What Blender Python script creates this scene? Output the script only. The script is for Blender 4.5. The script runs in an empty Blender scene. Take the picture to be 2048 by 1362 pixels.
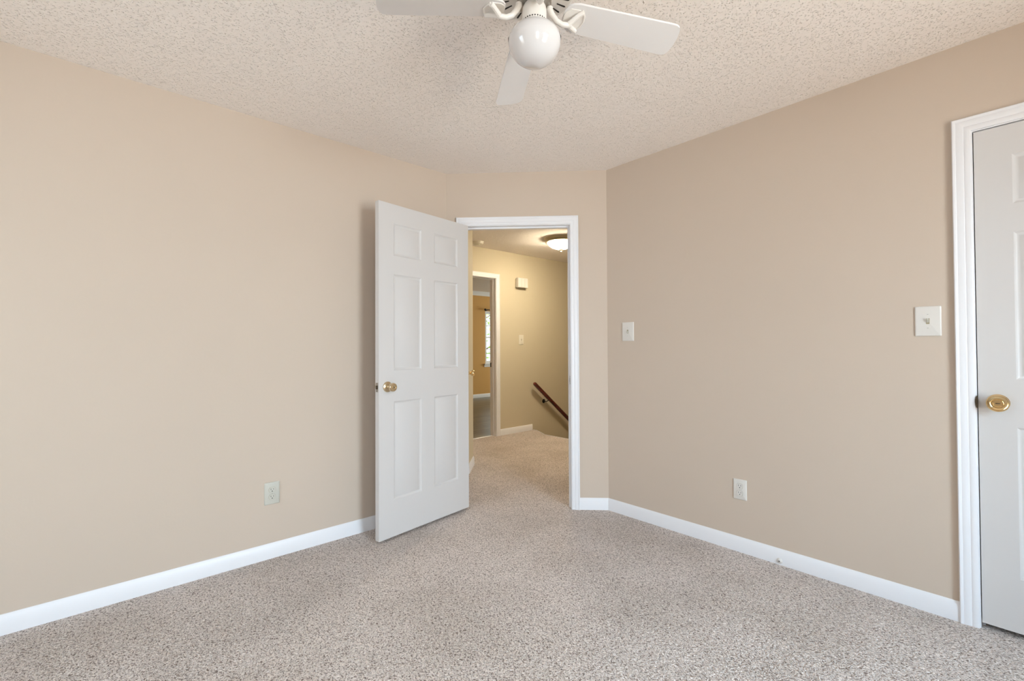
import bpy, bmesh, math, random
from mathutils import Vector, Matrix

random.seed(7)
scene = bpy.context.scene
COL = scene.collection
PI = math.pi
Q = math.sqrt(0.5)
H = 2.44                      # ceiling height
BX, AY = 2.6975, 2.794        # right wall plane x, left wall plane y
S = 4.6678                    # diagonal wall: x + y = S

# ------------------------------------------------------------------ camera
cam_d = bpy.data.cameras.new('camera')
cam = bpy.data.objects.new('camera', cam_d)
COL.objects.link(cam)
scene.camera = cam
cam_d.sensor_width = 36.0
cam_d.lens = 910.15 * 36 / 2048
cam_d.clip_start = 0.02
yaw, pit, rol = 0.8377603, 0.0138547, -0.0047147
F = Vector((math.cos(pit) * math.cos(yaw), math.cos(pit) * math.sin(yaw), math.sin(pit)))
R0 = Vector((math.sin(yaw), -math.cos(yaw), 0))
U0 = R0.cross(F)
R1 = R0 * math.cos(rol) + U0 * math.sin(rol)
U1 = U0 * math.cos(rol) - R0 * math.sin(rol)
m = Matrix.Identity(4)
for i in range(3):
    m[i][0], m[i][1], m[i][2] = R1[i], U1[i], -F[i]
m[2][3] = 1.167
cam.matrix_world = m

# ------------------------------------------------------------------ light
scene.view_settings.view_transform = 'Standard'
scene.view_settings.look = 'None'
scene.view_settings.gamma = 1
scene.view_settings.use_curve_mapping = False
scene.view_settings.exposure = 0.1
scene.cycles.max_bounces = 12
scene.cycles.diffuse_bounces = 8
scene.cycles.glossy_bounces = 4
scene.cycles.transparent_max_bounces = 8
scene.cycles.sample_clamp_indirect = 20

world = bpy.data.worlds.new('sky')
scene.world = world
world.use_nodes = True
wb = world.node_tree.nodes['Background']
wb.inputs[0].default_value = (0.86, 0.93, 1.0, 1)
wb.inputs[1].default_value = 2.0


def area(name, loc, direction, sx, sy, power, color, spread=180):
    d = bpy.data.lights.new(name, 'AREA')
    d.shape = 'RECTANGLE'
    d.size, d.size_y = sx, sy
    d.energy = power
    d.color = color
    d.spread = math.radians(spread)
    o = bpy.data.objects.new(name, d)
    COL.objects.link(o)
    o.location = loc
    o.rotation_euler = Vector(direction).to_track_quat('-Z', 'Y').to_euler()
    return o


W1 = dict(x0=0.72, x1=1.66, z0=0.45, z1=2.10, y=-1.70)     # bedroom window in the back wall
W2 = dict(x0=-1.25, x1=-0.31, z0=0.45, z1=2.10, y=-1.70)   # second window in the same wall
for W_, pw_ in ((W1, 1.05), (W2, 0.36)):
    xc, zc = (W_['x0'] + W_['x1']) / 2, (W_['z0'] + W_['z1']) / 2
    sx_, sz_ = W_['x1'] - W_['x0'], W_['z1'] - W_['z0']
    # blue skylight coming down, warm light coming up from the sunlit ground
    area('sky_light', (xc, W_['y'] - 0.22, zc + 0.1), (0, 1, -0.70), sx_, sz_, 61 * pw_, (0.54, 0.78, 1.0), 130)
    area('ground_light', (xc, W_['y'] - 0.22, zc - 0.1), (0, 1, 0.60), sx_, sz_, 33 * pw_, (1.0, 0.85, 0.66), 130)
# unseen window added in the rear wall, its lights brighten the left wall
W3 = dict(y0=1.35, y1=2.25, z0=0.45, z1=2.10, x=-1.70)
for nm_, dz_, tz_, pw_, c_ in (('sky_light', 0.1, -0.6, 15, (0.52, 0.78, 1.0)), ('ground_light', -0.1, 0.5, 7, (1.0, 0.84, 0.64))):
    area(nm_, (W3['x'] - 0.22, (W3['y0'] + W3['y1']) / 2, (W3['z0'] + W3['z1']) / 2 + dz_), (1, 0, tz_),
         W3['y1'] - W3['y0'], W3['z1'] - W3['z0'], pw_, c_, 150)
# sun through the windows, falling on the carpet behind the camera
sund = bpy.data.lights.new('sun', 'SUN')
sund.energy = 20
sund.angle = math.radians(1.0)
sund.color = (1.0, 0.84, 0.66)
sun = bpy.data.objects.new('sun', sund)
COL.objects.link(sun)
sun.rotation_euler = Vector((0.12, 0.50, -1.0)).to_track_quat('-Z', 'Y').to_euler()
area('daylight_far_room_window', (7.10, 8.80, 2.62), (-0.15, -1, -0.95), 1.0, 0.7, 300, (0.95, 1.0, 0.78))
area('fill_light_far_room_side', (9.85, 6.5, 1.4), (-1, 0, -0.1), 2.0, 1.5, 105, (0.98, 1.0, 0.86))  # added light through an unseen side window, lifts the dark far room


# ------------------------------------------------------------------ materials
def mat(name, col, rough=0.6, metal=0.0, bump=None, noise=None, spec=0.5, emit=None, coat=0.0):
    """bump=(scale, strength, distance), noise=(scale, amount): small tone variation of the paint itself"""
    mt = bpy.data.materials.new(name)
    mt.use_nodes = True
    nt = mt.node_tree
    p = nt.nodes['Principled BSDF']
    p.inputs['Base Color'].default_value = (*col, 1)
    p.inputs['Roughness'].default_value = rough
    p.inputs['Metallic'].default_value = metal
    p.inputs['Specular IOR Level'].default_value = spec
    p.inputs['Coat Weight'].default_value = coat
    tc = nt.nodes.new('ShaderNodeTexCoord')
    if noise:
        n = nt.nodes.new('ShaderNodeTexNoise')
        n.inputs['Scale'].default_value = noise[0]
        n.inputs['Detail'].default_value = 4
        nt.links.new(tc.outputs['Object'], n.inputs['Vector'])
        r = nt.nodes.new('ShaderNodeValToRGB')
        a = noise[1]
        r.color_ramp.elements[0].position = 0.3
        r.color_ramp.elements[1].position = 0.7
        r.color_ramp.elements[0].color = (*[c * (1 - a) for c in col], 1)
        r.color_ramp.elements[1].color = (*[min(1, c * (1 + a)) for c in col], 1)
        nt.links.new(n.outputs['Fac'], r.inputs[0])
        nt.links.new(r.outputs[0], p.inputs['Base Color'])
    if bump:
        n = nt.nodes.new('ShaderNodeTexNoise')
        n.inputs['Scale'].default_value = bump[0]
        n.inputs['Detail'].default_value = 3
        nt.links.new(tc.outputs['Object'], n.inputs['Vector'])
        b = nt.nodes.new('ShaderNodeBump')
        b.inputs['Strength'].default_value = bump[1]
        b.inputs['Distance'].default_value = bump[2]
        nt.links.new(n.outputs['Fac'], b.inputs['Height'])
        nt.links.new(b.outputs[0], p.inputs['Normal'])
    if emit:
        p.inputs['Emission Color'].default_value = (*emit[0], 1)
        p.inputs['Emission Strength'].default_value = emit[1]
    return mt


M = {}
M['wall'] = mat('beige_wall_paint', (0.585, 0.49, 0.402), 0.75, bump=(90, 0.12, 0.002), noise=(1.2, 0.012), spec=0.25)
M['hall'] = mat('tan_hall_paint', (0.60, 0.53, 0.39), 0.7, bump=(90, 0.12, 0.002), noise=(1.2, 0.012), spec=0.25)
M['amber'] = mat('gold_far_room_paint', (0.66, 0.38, 0.13), 0.7, bump=(90, 0.1, 0.002), spec=0.25)
M['trim'] = mat('white_semi_gloss_trim', (0.80, 0.80, 0.82), 0.35, bump=(30, 0.03, 0.001), spec=0.4)
M['door'] = mat('white_door_paint', (0.63, 0.61, 0.595), 0.38, bump=(160, 0.05, 0.0008), spec=0.4)
M['plate'] = mat('white_plastic', (0.70, 0.67, 0.625), 0.35)
M['ivory'] = mat('ivory_plastic', (0.70, 0.66, 0.56), 0.4)
M['almond'] = mat('pale_almond_plastic', (0.54, 0.525, 0.46), 0.4)
M['dark'] = mat('dark_recess', (0.015, 0.012, 0.01), 0.8)
M['brass'] = mat('polished_brass', (0.80, 0.60, 0.32), 0.16, 1.0)
M['brass2'] = mat('aged_brass', (0.66, 0.54, 0.36), 0.2, 1.0)
M['steel'] = mat('dull_steel', (0.45, 0.43, 0.40), 0.35, 1.0)
M['bronze'] = mat('dark_bronze', (0.10, 0.075, 0.05), 0.4, 0.8)
M['nickel'] = mat('brushed_olive_nickel', (0.42, 0.36, 0.24), 0.35, 0.8)
M['fan'] = mat('cream_fan_enamel', (0.76, 0.725, 0.68), 0.3)
M['blade'] = mat('white_fan_blade', (0.72, 0.70, 0.69), 0.5, noise=(6, 0.02))
M['opal'] = mat('opal_glass_shade', (0.67, 0.65, 0.645), 0.08, coat=0.6)
M['wood'] = mat('dark_cherry_wood', (0.10, 0.018, 0.012), 0.22, noise=(18, 0.4), coat=0.4)
M['black'] = mat('black_metal', (0.02, 0.018, 0.016), 0.4, 0.5)
M['bark'] = mat('tree_bark', (0.13, 0.09, 0.06), 0.9, bump=(20, 0.5, 0.02))
M['leaf'] = mat('green_leaf', (0.24, 0.40, 0.07), 0.6, noise=(3, 0.3))
M['glow'] = mat('lit_frosted_glass', (0.9, 0.85, 0.75), 0.3, emit=((1.0, 0.865, 0.645), 118))
M['outer'] = mat('exterior_siding', (0.5, 0.5, 0.48), 0.8)


def carpet_material():
    mt = bpy.data.materials.new('speckled_beige_carpet')
    mt.use_nodes = True
    nt = mt.node_tree
    N, L = nt.nodes, nt.links
    p = N['Principled BSDF']
    p.inputs['Roughness'].default_value = 0.95
    p.inputs['Specular IOR Level'].default_value = 0.1
    p.inputs['Sheen Weight'].default_value = 0.15
    tc = N.new('ShaderNodeTexCoord')
    # warped, slightly stretched coordinates: twisted worm-like tufts
    n0 = N.new('ShaderNodeTexNoise'); n0.inputs['Scale'].default_value = 60; n0.inputs['Detail'].default_value = 2
    L.new(tc.outputs['Object'], n0.inputs['Vector'])
    mix = N.new('ShaderNodeMixRGB'); mix.blend_type = 'LINEAR_LIGHT'; mix.inputs[0].default_value = 0.012
    L.new(tc.outputs['Object'], mix.inputs[1]); L.new(n0.outputs['Color'], mix.inputs[2])
    v = N.new('ShaderNodeTexVoronoi'); v.inputs['Scale'].default_value = 185; v.feature = 'F1'
    mp = N.new('ShaderNodeMapping'); mp.inputs['Scale'].default_value = (1.0, 0.55, 1.0); mp.inputs['Rotation'].default_value = (0, 0, 0.6)
    L.new(mix.outputs[0], mp.inputs[0]); L.new(mp.outputs[0], v.inputs['Vector'])
    n1 = N.new('ShaderNodeTexNoise'); n1.inputs['Scale'].default_value = 205; n1.inputs['Detail'].default_value = 2.5
    L.new(mp.outputs[0], n1.inputs['Vector'])
    # height
    inv = N.new('ShaderNodeMath'); inv.operation = 'SUBTRACT'; inv.inputs[0].default_value = 1.0
    L.new(v.outputs['Distance'], inv.inputs[1])
    ad = N.new('ShaderNodeMath'); ad.operation = 'MULTIPLY_ADD'; ad.inputs[1].default_value = 0.5
    L.new(n1.outputs['Fac'], ad.inputs[0]); L.new(inv.outputs[0], ad.inputs[2])
    b = N.new('ShaderNodeBump'); b.inputs['Strength'].default_value = 0.8; b.inputs['Distance'].default_value = 0.010
    L.new(ad.outputs[0], b.inputs['Height']); L.new(b.outputs[0], p.inputs['Normal'])
    # pale beige tufts, brown flecks where the fine noise and height dip
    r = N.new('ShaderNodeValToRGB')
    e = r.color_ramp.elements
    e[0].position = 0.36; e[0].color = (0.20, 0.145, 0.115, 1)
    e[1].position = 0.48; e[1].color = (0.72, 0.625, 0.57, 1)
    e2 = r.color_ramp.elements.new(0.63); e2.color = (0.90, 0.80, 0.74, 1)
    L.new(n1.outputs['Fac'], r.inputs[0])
    # broad soft tone variation
    n2 = N.new('ShaderNodeTexNoise'); n2.inputs['Scale'].default_value = 2.2; n2.inputs['Detail'].default_value = 5
    L.new(tc.outputs['Object'], n2.inputs['Vector'])
    r2 = N.new('ShaderNodeValToRGB')
    r2.color_ramp.elements[0].position = 0.35; r2.color_ramp.elements[0].color = (0.86, 0.85, 0.83, 1)
    r2.color_ramp.elements[1].position = 0.6; r2.color_ramp.elements[1].color = (1, 1, 1, 1)
    L.new(n2.outputs['Fac'], r2.inputs[0])
    mm = N.new('ShaderNodeMixRGB'); mm.blend_type = 'MULTIPLY'; mm.inputs[0].default_value = 1.0
    L.new(r.outputs[0], mm.inputs[1]); L.new(r2.outputs[0], mm.inputs[2])
    L.new(mm.outputs[0], p.inputs['Base Color'])
    return mt


def popcorn_material():
    mt = bpy.data.materials.new('popcorn_ceiling')
    mt.use_nodes = True
    nt = mt.node_tree
    N, L = nt.nodes, nt.links
    p = N['Principled BSDF']
    p.inputs['Roughness'].default_value = 0.95
    p.inputs['Specular IOR Level'].default_value = 0.1
    p.inputs['Base Color'].default_value = (0.87, 0.815, 0.77, 1)
    tc = N.new('ShaderNodeTexCoord')
    n0 = N.new('ShaderNodeTexNoise'); n0.inputs['Scale'].default_value = 55; n0.inputs['Detail'].default_value = 3
    L.new(tc.outputs['Object'], n0.inputs['Vector'])
    mix = N.new('ShaderNodeMixRGB'); mix.blend_type = 'LINEAR_LIGHT'; mix.inputs[0].default_value = 0.008
    L.new(tc.outputs['Object'], mix.inputs[1]); L.new(n0.outputs['Color'], mix.inputs[2])
    last = None
    for sc_, hi, wt in ((120, 0.34, 1.0), (62, 0.26, 1.3)):     # small and large blobs
        v = N.new('ShaderNodeTexVoronoi'); v.inputs['Scale'].default_value = sc_; v.feature = 'F1'
        L.new(mix.outputs[0], v.inputs['Vector'])
        mr = N.new('ShaderNodeMapRange'); mr.interpolation_type = 'SMOOTHSTEP'
        mr.inputs['From Min'].default_value = hi; mr.inputs['From Max'].default_value = 0.05
        mr.inputs['To Min'].default_value = 0.0; mr.inputs['To Max'].default_value = wt
        L.new(v.outputs['Distance'], mr.inputs['Value'])
        if last is None:
            last = mr.outputs[0]
        else:
            ad = N.new('ShaderNodeMath'); ad.operation = 'MAXIMUM'
            L.new(last, ad.inputs[0]); L.new(mr.outputs[0], ad.inputs[1]); last = ad.outputs[0]
    ad = N.new('ShaderNodeMath'); ad.operation = 'MULTIPLY_ADD'; ad.inputs[1].default_value = 0.8
    L.new(n0.outputs['Fac'], ad.inputs[0]); L.new(last, ad.inputs[2])
    b = N.new('ShaderNodeBump'); b.inputs['Strength'].default_value = 0.75; b.inputs['Distance'].default_value = 0.005
    L.new(ad.outputs[0], b.inputs['Height']); L.new(b.outputs[0], p.inputs['Normal'])
    return mt


def plank_material():
    mt = bpy.data.materials.new('dark_plank_floor')
    mt.use_nodes = True
    nt = mt.node_tree
    N, L = nt.nodes, nt.links
    p = N['Principled BSDF']
    p.inputs['Roughness'].default_value = 0.32
    tc = N.new('ShaderNodeTexCoord')
    br = N.new('ShaderNodeTexBrick')
    br.inputs['Scale'].default_value = 1.0
    br.inputs['Color1'].default_value = (0.30, 0.28, 0.20, 1)
    br.inputs['Color2'].default_value = (0.22, 0.205, 0.15, 1)
    br.inputs['Mortar'].default_value = (0.03, 0.02, 0.015, 1)
    br.inputs['Mortar Size'].default_value = 0.003
    br.inputs['Brick Width'].default_value = 1.2
    br.inputs['Row Height'].default_value = 0.13
    L.new(tc.outputs['Object'], br.inputs['Vector'])
    mp = N.new('ShaderNodeMapping'); mp.inputs['Scale'].default_value = (3, 40, 1)
    n = N.new('ShaderNodeTexNoise'); n.inputs['Scale'].default_value = 2; n.inputs['Detail'].default_value = 5
    L.new(tc.outputs['Object'], mp.inputs[0]); L.new(mp.outputs[0], n.inputs['Vector'])
    mm = N.new('ShaderNodeMixRGB'); mm.blend_type = 'MULTIPLY'; mm.inputs[0].default_value = 0.6
    L.new(br.outputs['Color'], mm.inputs[1]); L.new(n.outputs['Fac'], mm.inputs[2])
    L.new(mm.outputs[0], p.inputs['Base Color'])
    b = N.new('ShaderNodeBump'); b.inputs['Strength'].default_value = 0.5; b.inputs['Distance'].default_value = 0.004
    L.new(n.outputs['Fac'], b.inputs['Height']); L.new(b.outputs[0], p.inputs['Normal'])
    return mt


def glass_material():
    mt = bpy.data.materials.new('window_glass')
    mt.use_nodes = True
    nt = mt.node_tree
    N, L = nt.nodes, nt.links
    N.remove(N['Principled BSDF'])
    t = N.new('ShaderNodeBsdfTransparent'); t.inputs[0].default_value = (0.97, 0.98, 0.98, 1)
    g = N.new('ShaderNodeBsdfGlossy'); g.inputs['Roughness'].default_value = 0.02
    fr = N.new('ShaderNodeFresnel'); fr.inputs[0].default_value = 1.3
    mx = N.new('ShaderNodeMixShader')
    L.new(fr.outputs[0], mx.inputs[0]); L.new(t.outputs[0], mx.inputs[1]); L.new(g.outputs[0], mx.inputs[2])
    L.new(mx.outputs[0], N['Material Output'].inputs[0])
    return mt


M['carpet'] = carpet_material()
M['ceiling'] = popcorn_material()
M['plank'] = plank_material()
M['glass'] = glass_material()


# ------------------------------------------------------------------ mesh helpers
def BM():
    return bmesh.new()


def box(bm, x0, x1, y0, y1, z0, z1, mi=0):
    vs = [bm.verts.new((x, y, z)) for z in (z0, z1) for y in (y0, y1) for x in (x0, x1)]
    for f in ((0, 2, 3, 1), (4, 5, 7, 6), (0, 1, 5, 4), (2, 6, 7, 3), (0, 4, 6, 2), (1, 3, 7, 5)):
        fc = bm.faces.new([vs[i] for i in f])
        fc.material_index = mi


def loft(bm, rings, cap0=True, cap1=True, mi=0, smooth=False, closed=True):
    """rings: lists of coordinates with the same count"""
    R = [[bm.verts.new(c) for c in r] for r in rings]
    n = len(R[0])
    for a, b_ in zip(R[:-1], R[1:]):
        for i in range(n if closed else n - 1):
            j = (i + 1) % n
            f = bm.faces.new((a[i], a[j], b_[j], b_[i]))
            f.smooth = smooth
            f.material_index = mi
    if cap0:
        f = bm.faces.new(list(reversed(R[0]))); f.material_index = mi
    if cap1:
        f = bm.faces.new(R[-1]); f.material_index = mi


def lathe(bm, prof, mtx=None, n=32, mi=0, smooth=True):
    """prof: (radius, height) from bottom to top about local Z; mtx places it"""
    mtx = mtx or Matrix.Identity(4)
    rings = []
    for r, z in prof:
        rings.append([mtx @ Vector((max(r, 1e-4) * math.cos(2 * PI * i / n), max(r, 1e-4) * math.sin(2 * PI * i / n), z)) for i in range(n)])
    loft(bm, rings, True, True, mi, smooth)


def tube(bm, pts, rad, n=10, mi=0):
    pts = [Vector(p) for p in pts]
    rads = rad if isinstance(rad, (list, tuple)) else [rad] * len(pts)
    rings = []
    up = None
    for i, p in enumerate(pts):
        t = (pts[min(i + 1, len(pts) - 1)] - pts[max(i - 1, 0)]).normalized()
        if up is None:
            up = Vector((0, 0, 1)) if abs(t.z) < 0.9 else Vector((1, 0, 0))
        s = t.cross(up).normalized()
        u = s.cross(t).normalized()
        up = u
        rings.append([p + (s * math.cos(2 * PI * k / n) + u * math.sin(2 * PI * k / n)) * rads[i] for k in range(n)])
    loft(bm, rings, True, True, mi, True)


def rrect(w, h, r, y, cx=0, cz=0, n=4):
    """rounded rectangle in the local XZ plane at depth y"""
    out = []
    for (sx, sz, a0) in ((1, 1, 0), (-1, 1, PI / 2), (-1, -1, PI), (1, -1, 1.5 * PI)):
        for k in range(n + 1):
            a = a0 + k * PI / 2 / n
            out.append((cx + sx * (w / 2 - r) + r * math.cos(a), y, cz + sz * (h / 2 - r) + r * math.sin(a)))
    return out


def disc(r, y, cx=0, cz=0, n=20, flat=None):
    out = []
    for k in range(n):
        a = 2 * PI * k / n
        x, z = r * math.cos(a), r * math.sin(a)
        if flat:
            z = max(-flat, min(flat, z))
        out.append((cx + x, y, cz + z))
    return out


def make(name, bm, mats, parent=None, loc=None, rz=None, sharp=35, **props):
    bmesh.ops.recalc_face_normals(bm, faces=bm.faces)
    me = bpy.data.meshes.new(name)
    bm.to_mesh(me)
    bm.free()
    for k in (mats if isinstance(mats, (list, tuple)) else [mats]):
        me.materials.append(M[k])
    me.set_sharp_from_angle(angle=math.radians(sharp))
    o = bpy.data.objects.new(name, me)
    COL.objects.link(o)
    if parent:
        o.parent = parent
    if loc is not None:
        o.location = loc
    if rz is not None:
        o.rotation_euler = (0, 0, rz)
    for k, v in props.items():
        o[k] = v
    return o


def thing(name, loc, rz, label, category, group=None):
    o = bpy.data.objects.new(name, None)
    o.empty_display_size = 0.05
    COL.objects.link(o)
    o.location = loc
    o.rotation_euler = (0, 0, rz)
    o['label'] = label
    o['category'] = category
    if group:
        o['group'] = group
    return o


def struct(name, bm, mats, label, category, loc=None, rz=None, **k):
    return make(name, bm, mats, None, loc, rz, kind='structure', label=label, category=category, **k)


def wall_bm(length, th, z0=0.0, z1=H, openings=(), bm=None, x0=0.0):
    """wall from x0 to length along local X, room face at y=0, body to y=th; openings (a, b, za, zb)"""
    bm = bm or BM()
    xs = x0
    for a, b_, za, zb in sorted(openings):
        if a > xs:
            box(bm, xs, a, 0, th, z0, z1)
        if za > z0:
            box(bm, a, b_, 0, th, z0, za)
        if zb < z1:
            box(bm, a, b_, 0, th, zb, z1)
        xs = b_
    if length > xs:
        box(bm, xs, length, 0, th, z0, z1)
    return bm


# frames: local X runs to the right seen from the room, local -Y points into the room
def dpt(t, o=0.0):
    """point on the diagonal wall; t from the right corner to the left, o behind it"""
    return Vector((BX - t * Q + o * Q, S - BX + t * Q + o * Q, 0))


DL = 1.165
D0 = dpt(DL)          # left end of the diagonal wall
OA, OB = DL - 1.03, DL - 0.267     # door opening along the diagonal's local X
HEAD = 2.050

# ------------------------------------------------------------------ structure
# floors
bm = BM()
poly = [(-1.8, -1.8), (4.36, -1.8), (4.36, 4.213), (4.50, 4.50), (4.50, 4.635), (2.5, 4.635), (2.5, 4.5), (-1.8, 4.5)]
loft(bm, [[(x, y, -0.3) for x, y in poly], [(x, y, 0) for x, y in poly]])
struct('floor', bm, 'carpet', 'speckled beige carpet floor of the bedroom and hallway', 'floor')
bm = BM(); box(bm, 2.4, 9.6, 4.635, 8.5, -0.3, -0.004)
struct('floor_far_room', bm, 'plank', 'dark glossy plank floor seen through the hallway doorway', 'floor')
bm = BM(); box(bm, 4.3, 7.2, 2.0, 4.7, -2.9, -2.7)
struct('floor_stairwell', bm, 'plank', 'floor at the bottom of the stairwell', 'floor')
bm = BM(); box(bm, -1.8, 9.6, -1.8, 8.5, H, H + 0.1)
struct('ceiling', bm, 'ceiling', 'off-white popcorn textured ceiling', 'ceiling')

# bedroom walls
struct('wall_left', wall_bm(D0.x + 1.8, 0.10), 'wall', 'long beige wall to the left behind the open door', 'wall', (-1.8, AY, 0), 0)
struct('wall_diagonal', wall_bm(DL, 0.115, openings=[(OA - 0.018, OB + 0.018, 0, HEAD + 0.018)]), 'wall',
       'short beige angled wall around the bedroom doorway', 'wall', D0, -PI / 4)
CO = 0.115            # closet door: latch side edge of opening (world y)
yr = S - BX           # right wall starts at this y, runs toward -y
a0 = yr - CO
struct('wall_right', wall_bm(yr + 1.8, 0.10, openings=[(a0 - 0.018, a0 + 0.766 + 0.018, 0, 2.056 + 0.018)]), 'wall',
       'long beige wall to the right with the closet door', 'wall', (BX, yr, 0), -PI / 2)
bm = wall_bm(4.6, 0.10, openings=[(2.7975 - w['x1'], 2.7975 - w['x0'], w['z0'], w['z1']) for w in (W1, W2)])
struct('wall_back', bm, 'wall', 'beige wall behind the camera with a window', 'wall', (2.7975, W1['y'], 0), PI)
bm = wall_bm(4.7, 0.10, openings=[(W3['y0'] + 1.8, W3['y1'] + 1.8, W3['z0'], W3['z1'])])
struct('wall_rear', bm, 'wall', 'beige wall at the camera side', 'wall', (-1.7, -1.8, 0), PI / 2)
# closet shell
bm = BM()
box(bm, 3.4, 3.5, -1.0, 0.5, 0, H); box(bm, BX + 0.1, 3.4, 0.4, 0.5, 0, H); box(bm, BX + 0.1, 3.4, -1.0, -0.9, 0, H)
struct('wall_closet', bm, 'wall', 'walls of the closet behind the right-hand door', 'wall')

# hallway walls
A = dpt(1.142, 0.115)
LB = 1.10             # length of angled hall wall to its outside corner
B = A + Vector((Q, Q, 0)) * LB
bm = wall_bm(LB, 0.10)
# local X toward the viewer's right = from A to B, local -Y = (Q,-Q)
struct('wall_hall_angled', bm, 'hall', 'narrow strip of hallway wall beside the open bedroom door', 'wall', A, PI / 4)
bm = BM(); box(bm, B.x - 0.16, B.x - 0.005, B.y, 4.57, 0, H)
struct('wall_hall_left', bm, 'hall', 'hallway wall beside the far room doorway', 'wall')
HY = 4.57
HA, HB = 3.06, 3.828
bm = wall_bm(9.6, 0.115, z0=-2.8, openings=[(HA - 0.018, HB + 0.018, -0.3, HEAD + 0.01 + 0.018)], x0=2.4)
struct('wall_hall_far', bm, 'hall', 'tan hallway wall with chime box, switch and handrail', 'wall', (0, HY, 0), 0)
bm = BM(); box(bm, 2.72, 7.2, 2.02, 2.12, -2.8, H)
struct('wall_hall_right', bm, 'hall', 'near side wall of hallway and stairwell', 'wall')
bm = BM(); box(bm, 7.1, 7.2, 2.02, HY, -2.8, H)
struct('wall_stair_end', bm, 'hall', 'end wall of the stairwell', 'wall')
bm = BM(); box(bm, 4.26, 4.34, 2.0, HY, -2.8, -0.3)
struct('wall_stair_under', bm, 'hall', 'wall below the landing edge', 'wall')
# far room walls
FW = dict(x0=6.635, x1=7.50, z0=0.78, z1=2.00)
bm = wall_bm(9.6, 0.12, openings=[(FW['x0'], FW['x1'], FW['z0'], FW['z1'])], x0=2.4)
struct('wall_far_room', bm, 'amber', 'gold wall of the far room with a narrow window', 'wall', (0, 8.3, 0), 0)
bm = BM(); box(bm, 2.4, 2.5, 4.68, 8.3, 0, H)
struct('wall_far_room_left', bm, 'amber', 'left gold wall of the far room', 'wall')
bm = wall_bm(3.62, 0.10, openings=[(0.80, 2.80, 0.65, 2.15)])
struct('wall_far_room_right', bm, 'amber', 'right gold wall of the far room', 'wall', (9.5, 8.3, 0), -PI / 2)

# stairs going down along the far hall wall
bm = BM()
for i in range(11):
    x = 4.36 + 0.24 * i
    z = -0.19 * (i + 1)
    box(bm, x, x + 0.26, 3.60, HY, z - 0.21, z)
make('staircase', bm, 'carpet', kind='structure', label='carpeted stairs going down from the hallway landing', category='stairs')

# ------------------------------------------------------------------ trim
CAS = [(0.0, 0.0), (0.0, 0.008), (0.004, 0.011), (0.019, 0.0125), (0.0215, 0.0112), (0.025, 0.0135), (0.043, 0.0155), (0.0455, 0.0148), (0.049, 0.018), (0.055, 0.019), (0.058, 0.016), (0.058, 0.0)]


def casing(bm, xa, xb, zt):
    """colonial casing around an opening xa..xb, top zt, on the local y=0 plane, mitred"""
    rows = []
    for u, d in CAS:
        rows.append([(xa - u, -d, 0), (xa - u, -d, zt + u), (xb + u, -d, zt + u), (xb + u, -d, 0)])
    V = [[bm.verts.new(c) for c in r] for r in rows]
    for r0, r1 in zip(V[:-1], V[1:]):
        for i in range(3):
            bm.faces.new((r0[i], r0[i + 1], r1[i + 1], r1[i]))
    bm.faces.new([r[0] for r in V])
    bm.faces.new([r[3] for r in V])


def jamb(bm, xa, xb, zt, depth, stop0, t=0.018):
    """three jamb boards lining the opening plus the door stop strip"""
    box(bm, xa - t, xa, -0.001, depth, 0, zt + t)
    box(bm, xb, xb + t, -0.001, depth, 0, zt + t)
    box(bm, xa, xb, -0.001, depth, zt, zt + t)
    s, w = 0.011, 0.034
    box(bm, xa, xa + s, stop0, stop0 + w, 0, zt - s)
    box(bm, xb - s, xb, stop0, stop0 + w, 0, zt - s)
    box(bm, xa, xb, stop0, stop0 + w, zt - s, zt)


def frame(name, xa, xb, zt, depth, stop0, loc, rz, label, both=True):
    r = 0.004
    bm = BM(); jamb(bm, xa, xb, zt, depth, stop0)
    o = struct(name, bm, 'trim', label, 'door frame', loc, rz)
    bm = BM(); casing(bm, xa - r, xb + r, zt + r)
    make('casing', bm, 'trim', o)
    if both:
        bm = BM(); casing(bm, -(xb + r), -(xa - r), zt + r)
        c = make('casing', bm, 'trim', o, (0, depth, 0), PI)
    return o


trim1 = frame('trim_1', OA, OB, HEAD, 0.115, 0.038, D0, -PI / 4, 'white casing and jamb of the open bedroom doorway')
# strike plate on the right jamb
bm = BM()
loft(bm, [[(OB - 0.0005, y, z) for y, z in pts] for pts in [[(0.006, 0.895), (0.034, 0.895), (0.034, 0.955), (0.006, 0.955)]]] +
     [[(OB - 0.0025, y, z) for y, z in [(0.006, 0.895), (0.034, 0.895), (0.034, 0.955), (0.006, 0.955)]]])
box(bm, OB - 0.003, OB - 0.002, 0.013, 0.027, 0.912, 0.938, 1)
make('strike_plate', bm, ['steel', 'dark'], trim1, label='dull metal strike plate')

trim2 = frame('trim_2', a0, a0 + 0.766, 2.056, 0.10, 0.040, (BX, yr, 0), -PI / 2, 'white casing of the closed closet door', both=False)
bm = BM()   # rounded lip of the strike plate showing at the gap
lip = [(0.0, -0.030), (0.0, 0.030)]
ring0, ring1 = [], []
for k in range(13):
    a = PI / 2 + k * PI / 12
    ring0.append((a0 + 0.0025 + 0.0085 * math.cos(a), -0.0125, 0.931 + 0.027 * math.sin(a)))
    ring1.append((a0 + 0.0025 + 0.0085 * math.cos(a), -0.0080, 0.931 + 0.027 * math.sin(a)))
loft(bm, [ring1, ring0])
make('strike_plate', bm, 'bronze', trim2, label='dark brass strike plate lip')

trim3 = frame('trim_3', HA, HB, HEAD + 0.01, 0.115, 0.045, (0, HY, 0), 0, 'cream casing of the doorway at the end of the hallway')
bm = BM()
box(bm, HB - 0.003, HB - 0.0005, 0.080, 0.110, 0.90, 0.96)
make('strike_plate', bm, 'black', trim3)

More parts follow.
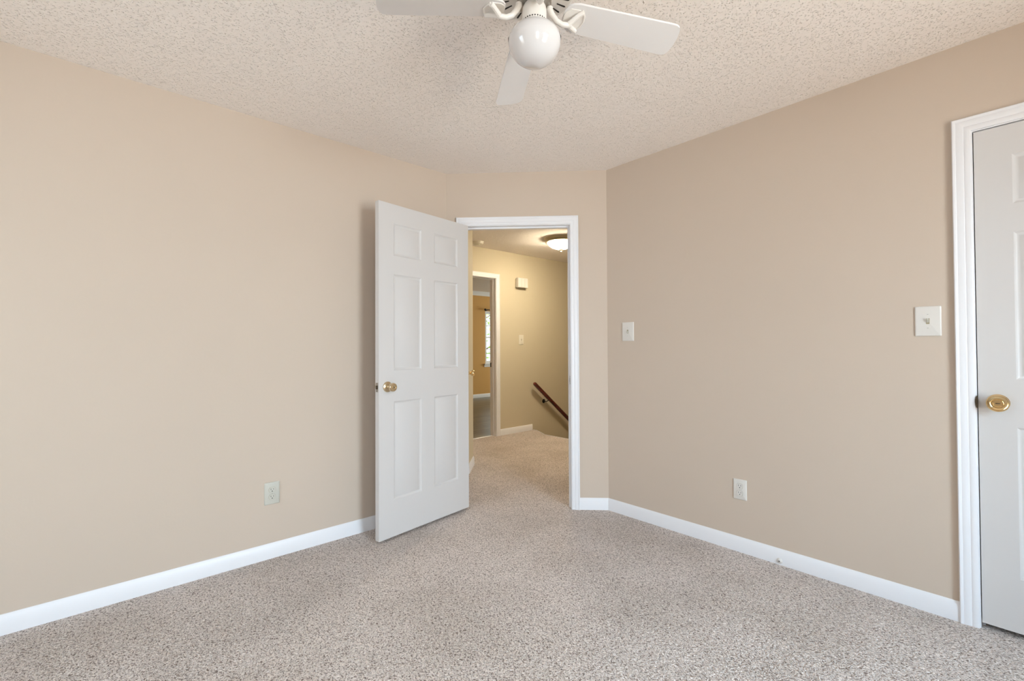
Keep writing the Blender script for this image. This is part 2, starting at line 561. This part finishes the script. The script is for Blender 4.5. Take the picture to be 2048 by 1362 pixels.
BBP = [(0.0, 0.0), (0.012, 0.0), (0.012, 0.060), (0.0095, 0.066), (0.0085, 0.073), (0.005, 0.079), (0.003, 0.083), (0.0, 0.083)]


def baseboard(name, p0, p1, rz, label, e0=0.0, e1=0.0, parent=None, m_='trim'):
    """from p0 to p1 (left to right seen from the room); e0/e1: end shift per unit depth (mitre)"""
    p0, p1 = Vector((*p0, 0)), Vector((*p1, 0))
    Lw = (p1 - p0).length
    bm = BM()
    loft(bm, [[(d * e0, -d, z) for d, z in BBP], [(Lw - d * e1, -d, z) for d, z in BBP]])
    return struct(name, bm, m_, label, 'baseboard', p0, rz)


T = math.tan(math.radians(22.5))
cas_r = DL - 1.03 + 0.763 + 0.004 + 0.058     # outer edge of casing right of the doorway
p_in = D0 + Vector((Q, -Q, 0)) * cas_r
baseboard('baseboard_left', (-1.7, AY), (D0.x, D0.y), 0, 'white baseboard along the left wall', 1.0, T)
pl = D0 + Vector((Q, -Q, 0)) * (OA - 0.062)
baseboard('baseboard_diagonal_left', (D0.x, D0.y), (pl.x, pl.y), -PI / 4, 'short white baseboard behind the open door', T, 0)
baseboard('baseboard_diagonal', (p_in.x, p_in.y), (BX, yr), -PI / 4, 'short white baseboard right of the open doorway', 0, T)
bbr = baseboard('baseboard_right', (BX, yr), (BX, CO + 0.062), -PI / 2, 'white baseboard along the right wall up to the closet', T, 0)
baseboard('baseboard_right_end', (BX, CO - 0.766 - 0.062), (BX, -1.7), -PI / 2, 'white baseboard beyond the closet door', 0, 1.0)
baseboard('baseboard_back', (BX, -1.7), (-1.7, -1.7), PI, 'white baseboard behind the camera', 1.0, 1.0)
baseboard('baseboard_rear', (-1.7, -1.7), (-1.7, AY), PI / 2, 'white baseboard at the camera side', 1.0, 1.0)
baseboard('baseboard_hall', (HB + 0.064, HY), (4.49, HY), 0, 'cream baseboard along the far hallway wall ending at the stairs', 0, 0.4)
pa = A + Vector((Q, Q, 0)) * 0.76
baseboard('baseboard_hall_angled', (pa.x, pa.y), (B.x, B.y), PI / 4, 'short cream baseboard just inside the hallway on the left', 0, 0)
baseboard('baseboard_far_room', (2.5, 8.3), (9.5, 8.3), 0, 'cream baseboard of the far room', 1, 1)
# crown moulding in the far room
bm = BM()
loft(bm, [[(x, -d, z) for d, z in [(0, 2.35), (0.012, 2.35), (0.02, 2.37), (0.055, 2.42), (0.07, 2.44), (0, 2.44)]] for x in (2.5, 9.5)])
struct('trim_crown', bm, 'trim', 'white crown moulding at the top of the far room wall', 'moulding', (0, 8.3, 0), 0)
# pale edge strip of the landing
bm = BM()
for (xa, ya), (xb, yb) in [((4.50, 4.568), (4.50, 4.50)), ((4.50, 4.50), (4.36, 4.213)), ((4.36, 4.213), (4.36, 2.13))]:
    d = Vector((xb - xa, yb - ya, 0)); n = Vector((-d.y, d.x, 0)).normalized()
    a_, b_ = Vector((xa, ya, 0)), Vector((xb, yb, 0))
    loft(bm, [[a_ + n * 0.0 + Vector((0, 0, z)) for z in (-0.05, 0.004)] + [a_ + n * 0.012 + Vector((0, 0, z)) for z in (0.004, -0.05)],
              [b_ + n * 0.0 + Vector((0, 0, z)) for z in (-0.05, 0.004)] + [b_ + n * 0.012 + Vector((0, 0, z)) for z in (0.004, -0.05)]])
struct('trim_landing_edge', bm, 'trim', 'thin pale edge strip of the landing above the stairs', 'trim')
# threshold of the far room
bm = BM()
loft(bm, [[(x, y, z) for y, z in [(4.618, -0.003), (4.624, 0.004), (4.650, 0.004), (4.656, -0.004)]] for x in (HA, HB)])
struct('trim_threshold', bm, 'trim', 'pale threshold strip between hallway carpet and plank floor', 'threshold')


# ------------------------------------------------------------------ doors
def door_leaf(w, h, t, z0=0.0, x0=0.0):
    """six panel leaf: x0..x0+w, front y=-t, back y=0"""
    st = 0.107
    pw = (w - 3 * st) / 2
    cols = [(x0 + st, x0 + st + pw), (x0 + 2 * st + pw, x0 + 2 * st + 2 * pw)]
    rows = [(0.237, 0.836), (1.026, 1.617), (1.731, 1.930)]
    xs = [x0, *cols[0], *cols[1], x0 + w]
    zs = [z0, *rows[0], *rows[1], *rows[2], z0 + h]
    bm = BM()
    for y, s in ((-t, 1), (0.0, -1)):
        for i in range(5):
            for j in range(7):
                xa, xb, za, zb = xs[i], xs[i + 1], zs[j], zs[j + 1]
                if i % 2 and j % 2:
                    rings = [(0, 0), (0.004, 0.0035), (0.010, 0.0075), (0.016, 0.0075), (0.019, 0.0055), (0.042, 0.0015), (0.0435, 0.001)]
                    rr = [[(xa + k, y + s * d, za + k), (xb - k, y + s * d, za + k), (xb - k, y + s * d, zb - k), (xa + k, y + s * d, zb - k)] for k, d in rings]
                    loft(bm, rr, False, True)
                else:
                    bm.faces.new([bm.verts.new(c) for c in ((xa, y, za), (xb, y, za), (xb, y, zb), (xa, y, zb))])
    for xa in (x0, x0 + w):
        bm.faces.new([bm.verts.new(c) for c in ((xa, -t, z0), (xa, 0, z0), (xa, 0, z0 + h), (xa, -t, z0 + h))])
    for za in (z0, z0 + h):
        bm.faces.new([bm.verts.new(c) for c in ((x0, -t, za), (x0 + w, -t, za), (x0 + w, 0, za), (x0, 0, za))])
    bmesh.ops.remove_doubles(bm, verts=bm.verts, dist=1e-5)
    return bm


RX = Matrix.Rotation(PI / 2, 4, 'X')      # local Z -> -Y (towards the room)


def knob(parent, x, z, y, side=1, m_='brass2', kind='round', name='door_knob'):
    mt = Matrix.Translation((x, y, z)) @ (RX if side > 0 else Matrix.Rotation(-PI / 2, 4, 'X'))
    if kind == 'round':
        bm = BM()
        lathe(bm, [(0.0325, 0), (0.0325, 0.003), (0.030, 0.007), (0.022, 0.010), (0.014, 0.012), (0.0115, 0.018), (0.0115, 0.030),
                   (0.015, 0.034), (0.022, 0.038), (0.0255, 0.045), (0.0265, 0.053), (0.0255, 0.060), (0.022, 0.064), (0.017, 0.0645),
                   (0.0165, 0.0625), (0.009, 0.0625), (0.0085, 0.066), (0.0, 0.066)], mt, 36)
        k = make(name, bm, m_, parent)
        bm = BM(); lathe(bm, [(0.003, 0.0655), (0.003, 0.0668), (0.0, 0.0668)], mt, 12)
        make('lock_button', bm, 'dark', k)
    else:
        bm = BM()
        lathe(bm, [(r_ * 1.1, z_ * 0.85) for r_, z_ in ((0.031, 0), (0.031, 0.003), (0.027, 0.008), (0.014, 0.012), (0.0115, 0.018), (0.0115, 0.026), (0.018, 0.030),
                   (0.027, 0.036), (0.0305, 0.044), (0.030, 0.050), (0.0275, 0.0535), (0.020, 0.0525), (0.0175, 0.0500), (0.0155, 0.0500),
                   (0.0145, 0.0525), (0.0125, 0.0525), (0.0115, 0.0475), (0.006, 0.0470), (0.0, 0.0475))], mt, 40)
        k = make(name, bm, m_, parent)
        bm = BM(); box(bm, x - 0.0065, x + 0.0065, y - 0.0425, y - 0.0400, z - 0.0016, z + 0.0016)
        make('turn_slot', bm, 'bronze', k, label='dark turn slot')
    return k


def hinge(parent, x, y, z):
    bm = BM()
    lathe(bm, [(0.0, -0.047), (0.0045, -0.046), (0.006, -0.044), (0.006, 0.044), (0.0045, 0.046), (0.0, 0.047)], Matrix.Translation((x, y, z)), 12)
    box(bm, x - 0.032, x, y - 0.0008, y + 0.0008, z - 0.044, z + 0.044)
    return make('hinge', bm, 'brass2', parent)


hp = dpt(1.03, -0.008)
th = math.radians(9.0)
door1 = struct('door_1', door_leaf(0.757, 2.031, 0.035, 0.016, -0.757), 'door',
               'white six-panel bedroom door standing open against the left wall', 'door', hp, th)
knob(door1, -0.696, 0.929, -0.035)
knob(door1, -0.696, 0.929, 0.0, -1)
bm = BM()      # latch plate and bolt on the leaf's edge
xe = -0.757
loft(bm, [[(xe - d, y, z) for y, z in [(-0.029, 0.900), (-0.006, 0.900), (-0.006, 0.957), (-0.029, 0.957)]] for d in (-0.0005, 0.0012)])
lp = make('latch_plate', bm, 'steel', door1)
bm = BM()
loft(bm, [[(xe - 0.001, y, z) for y, z in [(-0.0255, 0.918), (-0.0095, 0.918), (-0.0095, 0.940), (-0.0255, 0.940)]],
          [(xe - 0.012, y, z) for y, z in [(-0.0255, 0.919), (-0.020, 0.919), (-0.020, 0.939), (-0.0255, 0.939)]]])
make('latch_bolt', bm, 'bronze', lp)
for zz in (0.907, 0.950):
    bm = BM(); lathe(bm, [(0.0028, 0), (0.0028, 0.0006), (0, 0.0006)], Matrix.Translation((xe - 0.0012, -0.0175, zz)) @ Matrix.Rotation(-PI / 2, 4, 'Y'), 10)
    make('screw', bm, 'dark', lp)
for zz in (0.25, 1.03, 1.83):
    hinge(door1, 0.0015, 0.004, zz)

door2 = struct('door_2', door_leaf(0.760, 2.028, 0.035, 0.024, 0.003), 'door',
               'white six-panel closet door closed at the right edge', 'door', (BX + 0.037, CO, 0), -PI / 2)
knob(door2, 0.059, 0.931, -0.035, m_='brass', kind='dish')

# door in the angled hall wall, only its knob shows past the open bedroom door
hd = struct('door_3', door_leaf(0.60, 2.03, 0.012, 0.016, 0.06), 'door',
            'hallway side door mostly hidden behind the open bedroom door, brass knob showing', 'door', A + Vector((Q, -Q, 0)) * 0.002, PI / 4)
knob(hd, 0.615, 0.935, -0.012, m_='brass')


# ------------------------------------------------------------------ windows
def window(name, x0, x1, z0, z1, loc, rz, label, cols, rows_, th_=0.10, m_='trim'):
    """double hung window filling an opening; local y=0 room face"""
    bm = BM()
    f = 0.035
    y0, y1 = th_ * 0.35, th_ * 0.75
    box(bm, x0, x0 + f, 0, th_, z0, z1); box(bm, x1 - f, x1, 0, th_, z0, z1)
    box(bm, x0 + f, x1 - f, 0, th_, z1 - f, z1); box(bm, x0 + f, x1 - f, 0, th_, z0, z0 + f)
    o = struct(name, bm, m_, label, 'window', loc, rz)
    zm = (z0 + z1) / 2
    for za, zb, yy in ((z0 + f, zm + 0.015, y0), (zm - 0.015, z1 - f, y0 + 0.022)):
        bm = BM()
        xa, xb = x0 + f, x1 - f
        s = 0.028
        box(bm, xa, xa + s, yy, yy + 0.022, za, zb); box(bm, xb - s, xb, yy, yy + 0.022, za, zb)
        box(bm, xa + s, xb - s, yy, yy + 0.022, za, za + s); box(bm, xa + s, xb - s, yy, yy + 0.022, zb - s, zb)
        gx0, gx1, gz0, gz1 = xa + s, xb - s, za + s, zb - s
        for c in range(1, cols):
            x = gx0 + (gx1 - gx0) * c / cols
            box(bm, x - 0.008, x + 0.008, yy + 0.004, yy + 0.018, gz0, gz1)
        for r in range(1, rows_):
            z = gz0 + (gz1 - gz0) * r / rows_
            box(bm, gx0, gx1, yy + 0.005, yy + 0.017, z - 0.008, z + 0.008)
        sash = make('sash', bm, m_, o)
        bm = BM(); box(bm, gx0, gx1, yy + 0.009, yy + 0.013, gz0, gz1)
        make('pane', bm, 'glass', sash)
    bm = BM()
    box(bm, x0 - 0.05, x1 + 0.05, -0.045, 0, z0 - 0.022, z0)
    box(bm, x0 - 0.04, x1 + 0.04, -0.014, 0, z0 - 0.08, z0 - 0.022)
    make('window_sill', bm, m_, o)
    return o


window('window_1', 2.7975 - W1['x1'], 2.7975 - W1['x0'], W1['z0'], W1['z1'], (2.7975, W1['y'], 0), PI, 'bedroom window behind the camera in the back wall', 1, 1)
window('window_2', 2.7975 - W2['x1'], 2.7975 - W2['x0'], W2['z0'], W2['z1'], (2.7975, W2['y'], 0), PI, 'second bedroom window behind the camera in the back wall', 1, 1)
window('fill_window_3', W3['y0'] + 1.8, W3['y1'] + 1.8, W3['z0'], W3['z1'], (-1.7, -1.8, 0), PI / 2, 'unseen bedroom window added at the camera side to brighten the left wall', 1, 1)  # added out of view for the light on the left wall
window('window_4', FW['x0'], FW['x1'], FW['z0'], FW['z1'], (0, 8.3, 0), 0, 'narrow white window of the far room seen through two doorways', 2, 2, 0.12)

window('fill_window_5', 0.80, 2.80, 0.65, 2.15, (9.5, 8.3, 0), -PI / 2, 'wide unseen side window added to light the far room', 2, 1)  # unseen, put in to let more light into the far room
# curtain rod above the far window
cr = thing('curtain_rod', (6.60, 8.3, 2.03), 0, 'dark curtain rod end above the far room window', 'curtain rod')
bm = BM(); tube(bm, [(0, -0.07, 0), (1.0, -0.07, 0)], 0.010, 10)
make('rod', bm, 'black', cr)
bm = BM(); lathe(bm, [(0.0, -0.03), (0.018, -0.02), (0.025, 0.0), (0.018, 0.02), (0.0, 0.03)], Matrix.Translation((-0.02, -0.07, 0)), 14)
make('finial', bm, 'black', cr)
bm = BM(); tube(bm, [(0.05, 0, -0.01), (0.05, -0.07, -0.01)], 0.007, 8)
lathe(bm, [(0.02, 0), (0.02, 0.005), (0, 0.006)], Matrix.Translation((0.05, 0, -0.01)) @ RX, 14)
make('bracket', bm, 'black', cr)

# ------------------------------------------------------------------ wall plates
def wall_plate(bm, w, h, d=0.006, mi=0):
    loft(bm, [rrect(w, h, 0.003, 0), rrect(w, h, 0.003, -d * 0.45), rrect(w - 0.004, h - 0.004, 0.003, -d * 0.85), rrect(w - 0.010, h - 0.010, 0.003, -d)], True, True, mi)


def screw_on(parent, z, y, m_='plate'):
    bm = BM()
    loft(bm, [disc(0.0032, y, 0, z, 14), disc(0.003, y - 0.0010, 0, z, 14), disc(0.0015, y - 0.0014, 0, z, 14)])
    box(bm, -0.0024, 0.0024, y - 0.00155, y - 0.001, z - 0.0004, z + 0.0004, 1)
    return make('screw', bm, [m_, 'dark'], parent)


def switch(name, loc, rz, w, h, label, m_='plate', tog='almond', up=True):
    o = thing(name, loc, rz, label, 'light switch', 'light switch plates on the walls')
    bm = BM(); wall_plate(bm, w, h)
    make('wall_plate', bm, m_, o)
    bm = BM()          # slot frame and toggle
    box(bm, -0.0056, 0.0056, -0.0066, -0.004, -0.0125, 0.0125)
    s = make('toggle_slot', bm, 'nickel', o)
    bm = BM()
    z1 = 0.009 if up else -0.009
    loft(bm, [[(x, -0.006, z) for x, z in [(-0.004, -0.007), (0.004, -0.007), (0.004, 0.007), (-0.004, 0.007)]],
              [(x, -0.017, z + z1) for x, z in [(-0.003, -0.003), (0.003, -0.003), (0.003, 0.003), (-0.003, 0.003)]]])
    make('toggle', bm, tog, o)
    screw_on(o, 0.030, -0.006, m_); screw_on(o, -0.030, -0.006, m_)
    return o


switch('light_switch', (BX, (0.219 + 0.305) / 2, 1.271), -PI / 2, 0.087, 0.131, 'white light switch plate beside the closet door casing')
switch('light_switch', (BX, 1.797, 1.268), -PI / 2, 0.092, 0.130, 'white light switch plate near the corner right of the bedroom doorway', up=False)
switch('light_switch', (4.284, HY, 1.263), 0, 0.086, 0.132, 'cream light switch in the hallway below the chime box', 'ivory', 'ivory')


def outlet(name, loc, rz, w, h, label, m_='plate'):
    o = thing(name, loc, rz, label, 'electrical outlet', 'electrical outlets low on the walls')
    bm = BM(); wall_plate(bm, w, h)
    make('wall_plate', bm, m_, o)
    for s in (-1, 1):
        bm = BM()
        cz = s * 0.0195
        loft(bm, [disc(0.0182, -0.004, 0, cz, 28, 0.0150), disc(0.0182, -0.0062, 0, cz, 28, 0.0150)], True, True, 2)
        loft(bm, [disc(0.0172, -0.0050, 0, cz, 28, 0.0142), disc(0.0172, -0.0078, 0, cz, 28, 0.0142)], True, True, 0)
        box(bm, -0.0075, -0.0055, -0.0080, -0.0070, cz - 0.0005, cz + 0.0080, 1)
        box(bm, 0.0052, 0.0072, -0.0080, -0.0070, cz + 0.0002, cz + 0.0072, 1)
        loft(bm, [disc(0.0027, -0.0070, 0, cz - 0.0072, 12), disc(0.0027, -0.0080, 0, cz - 0.0072, 12)], True, True, 1)
        make('receptacle', bm, [m_, 'dark', 'nickel'], o)
    screw_on(o, 0, -0.006, m_)
    return o


outlet('electrical_outlet', (0.708, AY, 0.358), 0, 0.078, 0.122, 'almond electrical outlet low on the left wall', 'almond')
outlet('electrical_outlet', (BX, 1.065, 0.351), -PI / 2, 0.073, 0.114, 'white electrical outlet low on the right wall', 'plate')

# small screw-in base on the right baseboard
bm = BM()
mt = Matrix.Translation((0, 0, 0)) @ RX
lathe(bm, [(0.014, 0), (0.014, 0.003), (0.011, 0.007), (0.006, 0.010), (0.0035, 0.010), (0.0035, 0.004), (0, 0.004)], mt, 20)
ds = make('door_stop_base', bm, 'plate', None, (BX - 0.012, 0.862, 0.022), -PI / 2,
          label='small white door stop base with dark hole on the right baseboard', category='door stop')
bm = BM(); lathe(bm, [(0.0034, 0.004), (0.0034, 0.0085), (0, 0.0085)], mt, 14)
make('screw_hole', bm, 'dark', ds, label='dark screw hole')

# ------------------------------------------------------------------ hall things
ch = thing('door_chime', (4.268, HY, 2.04), 0, 'cream boxy door chime high on the hallway wall', 'door chime')
bm = BM()
loft(bm, [rrect(0.170, 0.110, 0.003, 0), rrect(0.170, 0.110, 0.003, -0.020)])
make('back_plate', bm, 'ivory', ch, label='darker back plate')
bm = BM()
loft(bm, [rrect(0.183, 0.130, 0.004, -0.020), rrect(0.183, 0.130, 0.004, -0.060), rrect(0.175, 0.122, 0.004, -0.065)])
box(bm, -0.0325, -0.0305, -0.0655, -0.064, -0.058, 0.058, 1)
box(bm, 0.0305, 0.0325, -0.0655, -0.064, -0.058, 0.058, 1)
make('cover', bm, ['plate', 'nickel'], ch)

sd = thing('smoke_detector', (3.372, 4.352, H), 0, 'round cream smoke detector on the hallway ceiling', 'smoke detector')
bm = BM(); lathe(bm, [(0.070, -0.010), (0.072, 0)], n=32)
make('mounting_ring', bm, 'ivory', sd)
bm = BM(); lathe(bm, [(0.0, -0.040), (0.022, -0.040), (0.024, -0.036), (0.050, -0.034), (0.062, -0.026), (0.066, -0.010)], n=32)
make('cover', bm, 'ivory', sd)

LX, LY = 4.02, 3.59
hl = thing('ceiling_light', (LX, LY, H), 0, 'lit flush mount glass bowl light on the hallway ceiling', 'ceiling light')
bm = BM(); lathe(bm, [(0.165, -0.048), (0.180, -0.046), (0.186, -0.036), (0.180, -0.030), (0.188, -0.022), (0.196, -0.010), (0.202, 0)], n=48)
make('mounting_plate', bm, 'nickel', hl)
bm = BM(); lathe(bm, [(0.0, -0.124), (0.03, -0.123), (0.07, -0.115), (0.11, -0.098), (0.14, -0.077), (0.160, -0.052), (0.164, -0.045)], n=48)
bowl = make('glass_bowl', bm, 'glow', hl)
bm = BM(); lathe(bm, [(0.0, -0.165), (0.005, -0.160), (0.009, -0.152), (0.006, -0.145), (0.012, -0.138), (0.020, -0.130), (0.022, -0.123), (0.0, -0.122)], n=20)
make('finial', bm, 'nickel', hl)
hr = thing('handrail', (4.46, 4.50, 0.66), 0, 'dark cherry wood handrail descending along the hallway wall', 'handrail')
sl = -0.80
bm = BM()
n_ = 14
prof = []
for k in range(16):
    a = 2 * PI * k / 16
    prof.append((0.027 * math.cos(a), 0.025 * math.sin(a) + (0.004 if math.sin(a) > 0 else 0)))
rings = []
tx = Vector((1, 0, sl)).normalized(); nz = Vector((-sl, 0, 1)).normalized()
for s_, k in [(0.0, 0.55), (0.012, 0.9), (0.03, 1.0), (2.6, 1.0), (2.62, 0.6)]:
    c = tx * s_
    rings.append([c + Vector((0, 1, 0)) * (u * k) + nz * (v_ * k) for u, v_ in prof])
loft(bm, rings, True, True, 0, True)
make('rail', bm, 'wood', hr)
for bx in (0.262, 1.25):
    zc = sl * bx
    bm = BM()
    lathe(bm, [(0.030, 0), (0.030, 0.004), (0.022, 0.009), (0.012, 0.013), (0, 0.014)], Matrix.Translation((bx, 0.07, zc - 0.065)) @ RX, 20)
    tube(bm, [(bx, 0.060, zc - 0.065), (bx + 0.01, 0.030, zc - 0.07), (bx + 0.02, 0.008, zc - 0.060), (bx + 0.025, 0.0, zc - 0.040)], 0.006, 8)
    make('bracket', bm, 'black', hr)

# ------------------------------------------------------------------ ceiling fan
FX, FY, FZ = 1.052, 1.0505, 2.28
fan = thing('ceiling_fan', (FX, FY, H), 0, 'white ceiling fan with four blades and a round opal globe light', 'ceiling fan')
dz = FZ - H
bm = BM()
lathe(bm, [(0.050, -0.112), (0.128, -0.112), (0.136, -0.106), (0.138, -0.095), (0.138, -0.055), (0.128, -0.035), (0.100, -0.012), (0.095, 0.0)], n=48)
for k in range(24):       # radial vent slots in the underside
    a = 2 * PI * k / 24
    for r0_, r1_ in ((0.088, 0.122),):
        c, s_ = math.cos(a), math.sin(a)
        w = 0.0032
        pts = [(r0_, -w * 0.6), (r1_ - 0.004, -w), (r1_, 0), (r1_ - 0.004, w), (r0_, w * 0.6)]
        loft(bm, [[(r * c - u * s_, r * s_ + u * c, -0.1115) for r, u in pts], [(r * c - u * s_, r * s_ + u * c, -0.1128) for r, u in pts]], True, True, 1)
make('motor_housing', bm, ['fan', 'dark'], fan)
bm = BM()
lathe(bm, [(0.044, -0.150), (0.052, -0.150), (0.056, -0.146), (0.057, -0.130), (0.052, -0.124), (0.050, -0.111)], n=40)
make('flywheel', bm, 'steel', fan, label='dark grey flywheel ring')
bm = BM()
lathe(bm, [(0.036, -0.214), (0.040, -0.213), (0.0402, -0.208), (0.0402, -0.170), (0.039, -0.160), (0.034, -0.150), (0.02, -0.146)], n=40)
for k in range(30):      # row of small vent holes above the globe
    a = 2 * PI * k / 30
    box_c = Vector((0.0403 * math.cos(a), 0.0403 * math.sin(a), -0.2085))
    lathe(bm, [(0.0021, 0), (0.0021, 0.0009), (0, 0.0009)], Matrix.Translation(box_c) @ Matrix.Rotation(a, 4, 'Z') @ Matrix.Rotation(PI / 2, 4, 'Y'), 8, 1)
make('switch_housing', bm, ['fan', 'dark'], fan)
bm = BM()
gp = [(0.0, 2.094), (0.018, 2.0955), (0.034, 2.0995), (0.050, 2.107), (0.064, 2.118), (0.075, 2.132), (0.0825, 2.148), (0.0865, 2.166), (0.0845, 2.183), (0.0775, 2.197), (0.066, 2.208), (0.054, 2.215), (0.044, 2.219), (0.036, 2.223)]
lathe(bm, [(r, z - H) for r, z in gp], n=64)
make('globe', bm, 'opal', fan, sharp=80)

phi = math.radians(-31.7)
DROOP, PITCH = 0.0987, 0.205
for k in range(4):
    ang = phi + k * PI / 2
    u = Vector((math.cos(ang), math.sin(ang), 0)); v = Vector((-math.sin(ang), math.cos(ang), 0))

    def P(r, w, dzz=0.0):
        """w across (positive = counter-clockwise, low edge)"""
        return u * r + v * w * math.cos(PITCH) + Vector((0, 0, dz - DROOP * r - w * math.sin(PITCH) + dzz))
    out = []
    R_, W0, W1_ = 0.497, 0.1055, 0.1205
    # outline: rounded root, slightly flared sides, rounded tip corners
    hw = lambda r: (W0 + (W1_ - W0) * (r - 0.15) / (R_ - 0.15)) / 2
    side = [(0.098, 0.012), (0.101, 0.026), (0.109, 0.039), (0.123, 0.048), (0.142, hw(0.142))]
    side += [(r, hw(r)) for r in (0.2, 0.26, 0.32, 0.38, 0.44, 0.465)]
    side += [(0.480, hw(0.48) - 0.0015), (0.490, hw(0.49) - 0.006), (0.4955, hw(0.49) - 0.013), (0.499, hw(0.49) - 0.024), (0.502, 0.015)]
    outline = [(r, w) for r, w in side] + [(r, -w) for r, w in reversed(side)]
    bm = BM()
    loft(bm, [[P(r, w, -0.003) for r, w in outline], [P(r, w, 0.003) for r, w in outline]])
    bl = make('blade', bm, 'blade', fan)
    # blade iron: curved arm, forked prongs and a thin crescent
    bm = BM()
    tube(bm, [P(0.050, 0.0, 0.012), P(0.060, 0, -0.006), P(0.076, 0, -0.024), P(0.094, 0, -0.031), P(0.112, 0.001, -0.028), P(0.124, 0.003, -0.023)],
         [0.0105, 0.0098, 0.0092, 0.009, 0.0088, 0.0085], 12)
    tube(bm, [P(0.116, 0.002, -0.026), P(0.130, 0.018, -0.018), P(0.141, 0.030, -0.011), P(0.150, 0.038, -0.007)], [0.0085, 0.008, 0.0075, 0.0085], 10)
    tube(bm, [P(0.116, 0.0, -0.026), P(0.132, -0.014, -0.018), P(0.146, -0.026, -0.011), P(0.158, -0.034, -0.007)], [0.0085, 0.008, 0.0075, 0.0085], 10)
    tube(bm, [P(0.150, 0.038, -0.005), P(0.162, 0.020, -0.005), P(0.168, 0.0, -0.005), P(0.166, -0.018, -0.005), P(0.158, -0.034, -0.005)], 0.0035, 8)
    loft(bm, [[P(r_, w_, z_) for r_, w_ in ((0.100, 0.010), (0.104, 0.024), (0.118, 0.036), (0.148, 0.040), (0.162, 0.022), (0.168, 0.0), (0.166, -0.020), (0.158, -0.036), (0.118, -0.034), (0.104, -0.022), (0.100, -0.010))] for z_ in (-0.003, -0.0055)])
    lathe(bm, [(0.011, 0), (0.011, 0.006), (0.008, 0.008), (0, 0.008)], Matrix.Translation(P(0.052, 0, 0.010)), 14)
    make('blade_iron', bm, 'fan', bl, label='cream enamel blade bracket with forked end')

# two pull chains draped over the globe
rt = Vector((Q, -Q, 0)); fw = Vector((Q, Q, 0))
for s_ in (-1, 1):
    bm = BM()
    pts = [rt * (s_ * 0.044) + fw * 0.012 + Vector((0, 0, -0.196)), rt * (s_ * 0.050) + fw * 0.014 + Vector((0, 0, -0.205)),
           rt * (s_ * 0.062) + fw * 0.018 + Vector((0, 0, -0.218)), rt * (s_ * 0.075) + fw * 0.02 + Vector((0, 0, -0.233)), rt * (s_ * 0.082) + fw * 0.012 + Vector((0, 0, -0.25))]
    tube(bm, pts, 0.0011, 6)
    pc = make('pull_chain', bm, 'bronze', fan)
    bm = BM()
    lathe(bm, [(0.0, -0.010), (0.0028, -0.008), (0.0030, 0.004), (0.0012, 0.009), (0, 0.010)], Matrix.Translation(pts[-1] + rt * (s_ * 0.003)), 10)
    make('chain_end', bm, 'dark', pc)

# ------------------------------------------------------------------ outside the far window
tr = thing('garden_tree', (10.0, 13.0, -2.6), 0, 'bright green leafy tree outside the far room window', 'tree')
bm = BM()
tube(bm, [(0, 0, 0), (0.05, 0, 1.5), (-0.05, 0.05, 3.2), (0.1, 0, 4.6)], [0.13, 0.10, 0.08, 0.04], 10)
for k in range(9):
    a = k * 2.4
    z = 1.8 + 0.33 * k
    tube(bm, [(0, 0, z), (0.5 * math.cos(a), 0.5 * math.sin(a), z + 0.35), (1.15 * math.cos(a), 1.15 * math.sin(a), z + 0.6)], [0.035, 0.025, 0.01], 6)
make('trunk', bm, 'bark', tr)
bm = BM()
for k in range(1500):
    a = random.uniform(0, 2 * PI); r = 1.7 * math.sqrt(random.random()); z = random.uniform(1.6, 5.8)
    c = Vector((r * math.cos(a), r * math.sin(a), z))
    rot = Matrix.Rotation(random.uniform(0, 6.28), 4, 'Z') @ Matrix.Rotation(random.uniform(-1.2, 1.2), 4, 'X')
    s_ = random.uniform(0.05, 0.10)
    bm.faces.new([bm.verts.new(c + rot @ Vector(p)) for p in ((-s_, 0, 0), (0, -s_ * 0.45, 0.01), (s_, 0, 0), (0, s_ * 0.45, 0.01))])
make('foliage', bm, 'leaf', tr)
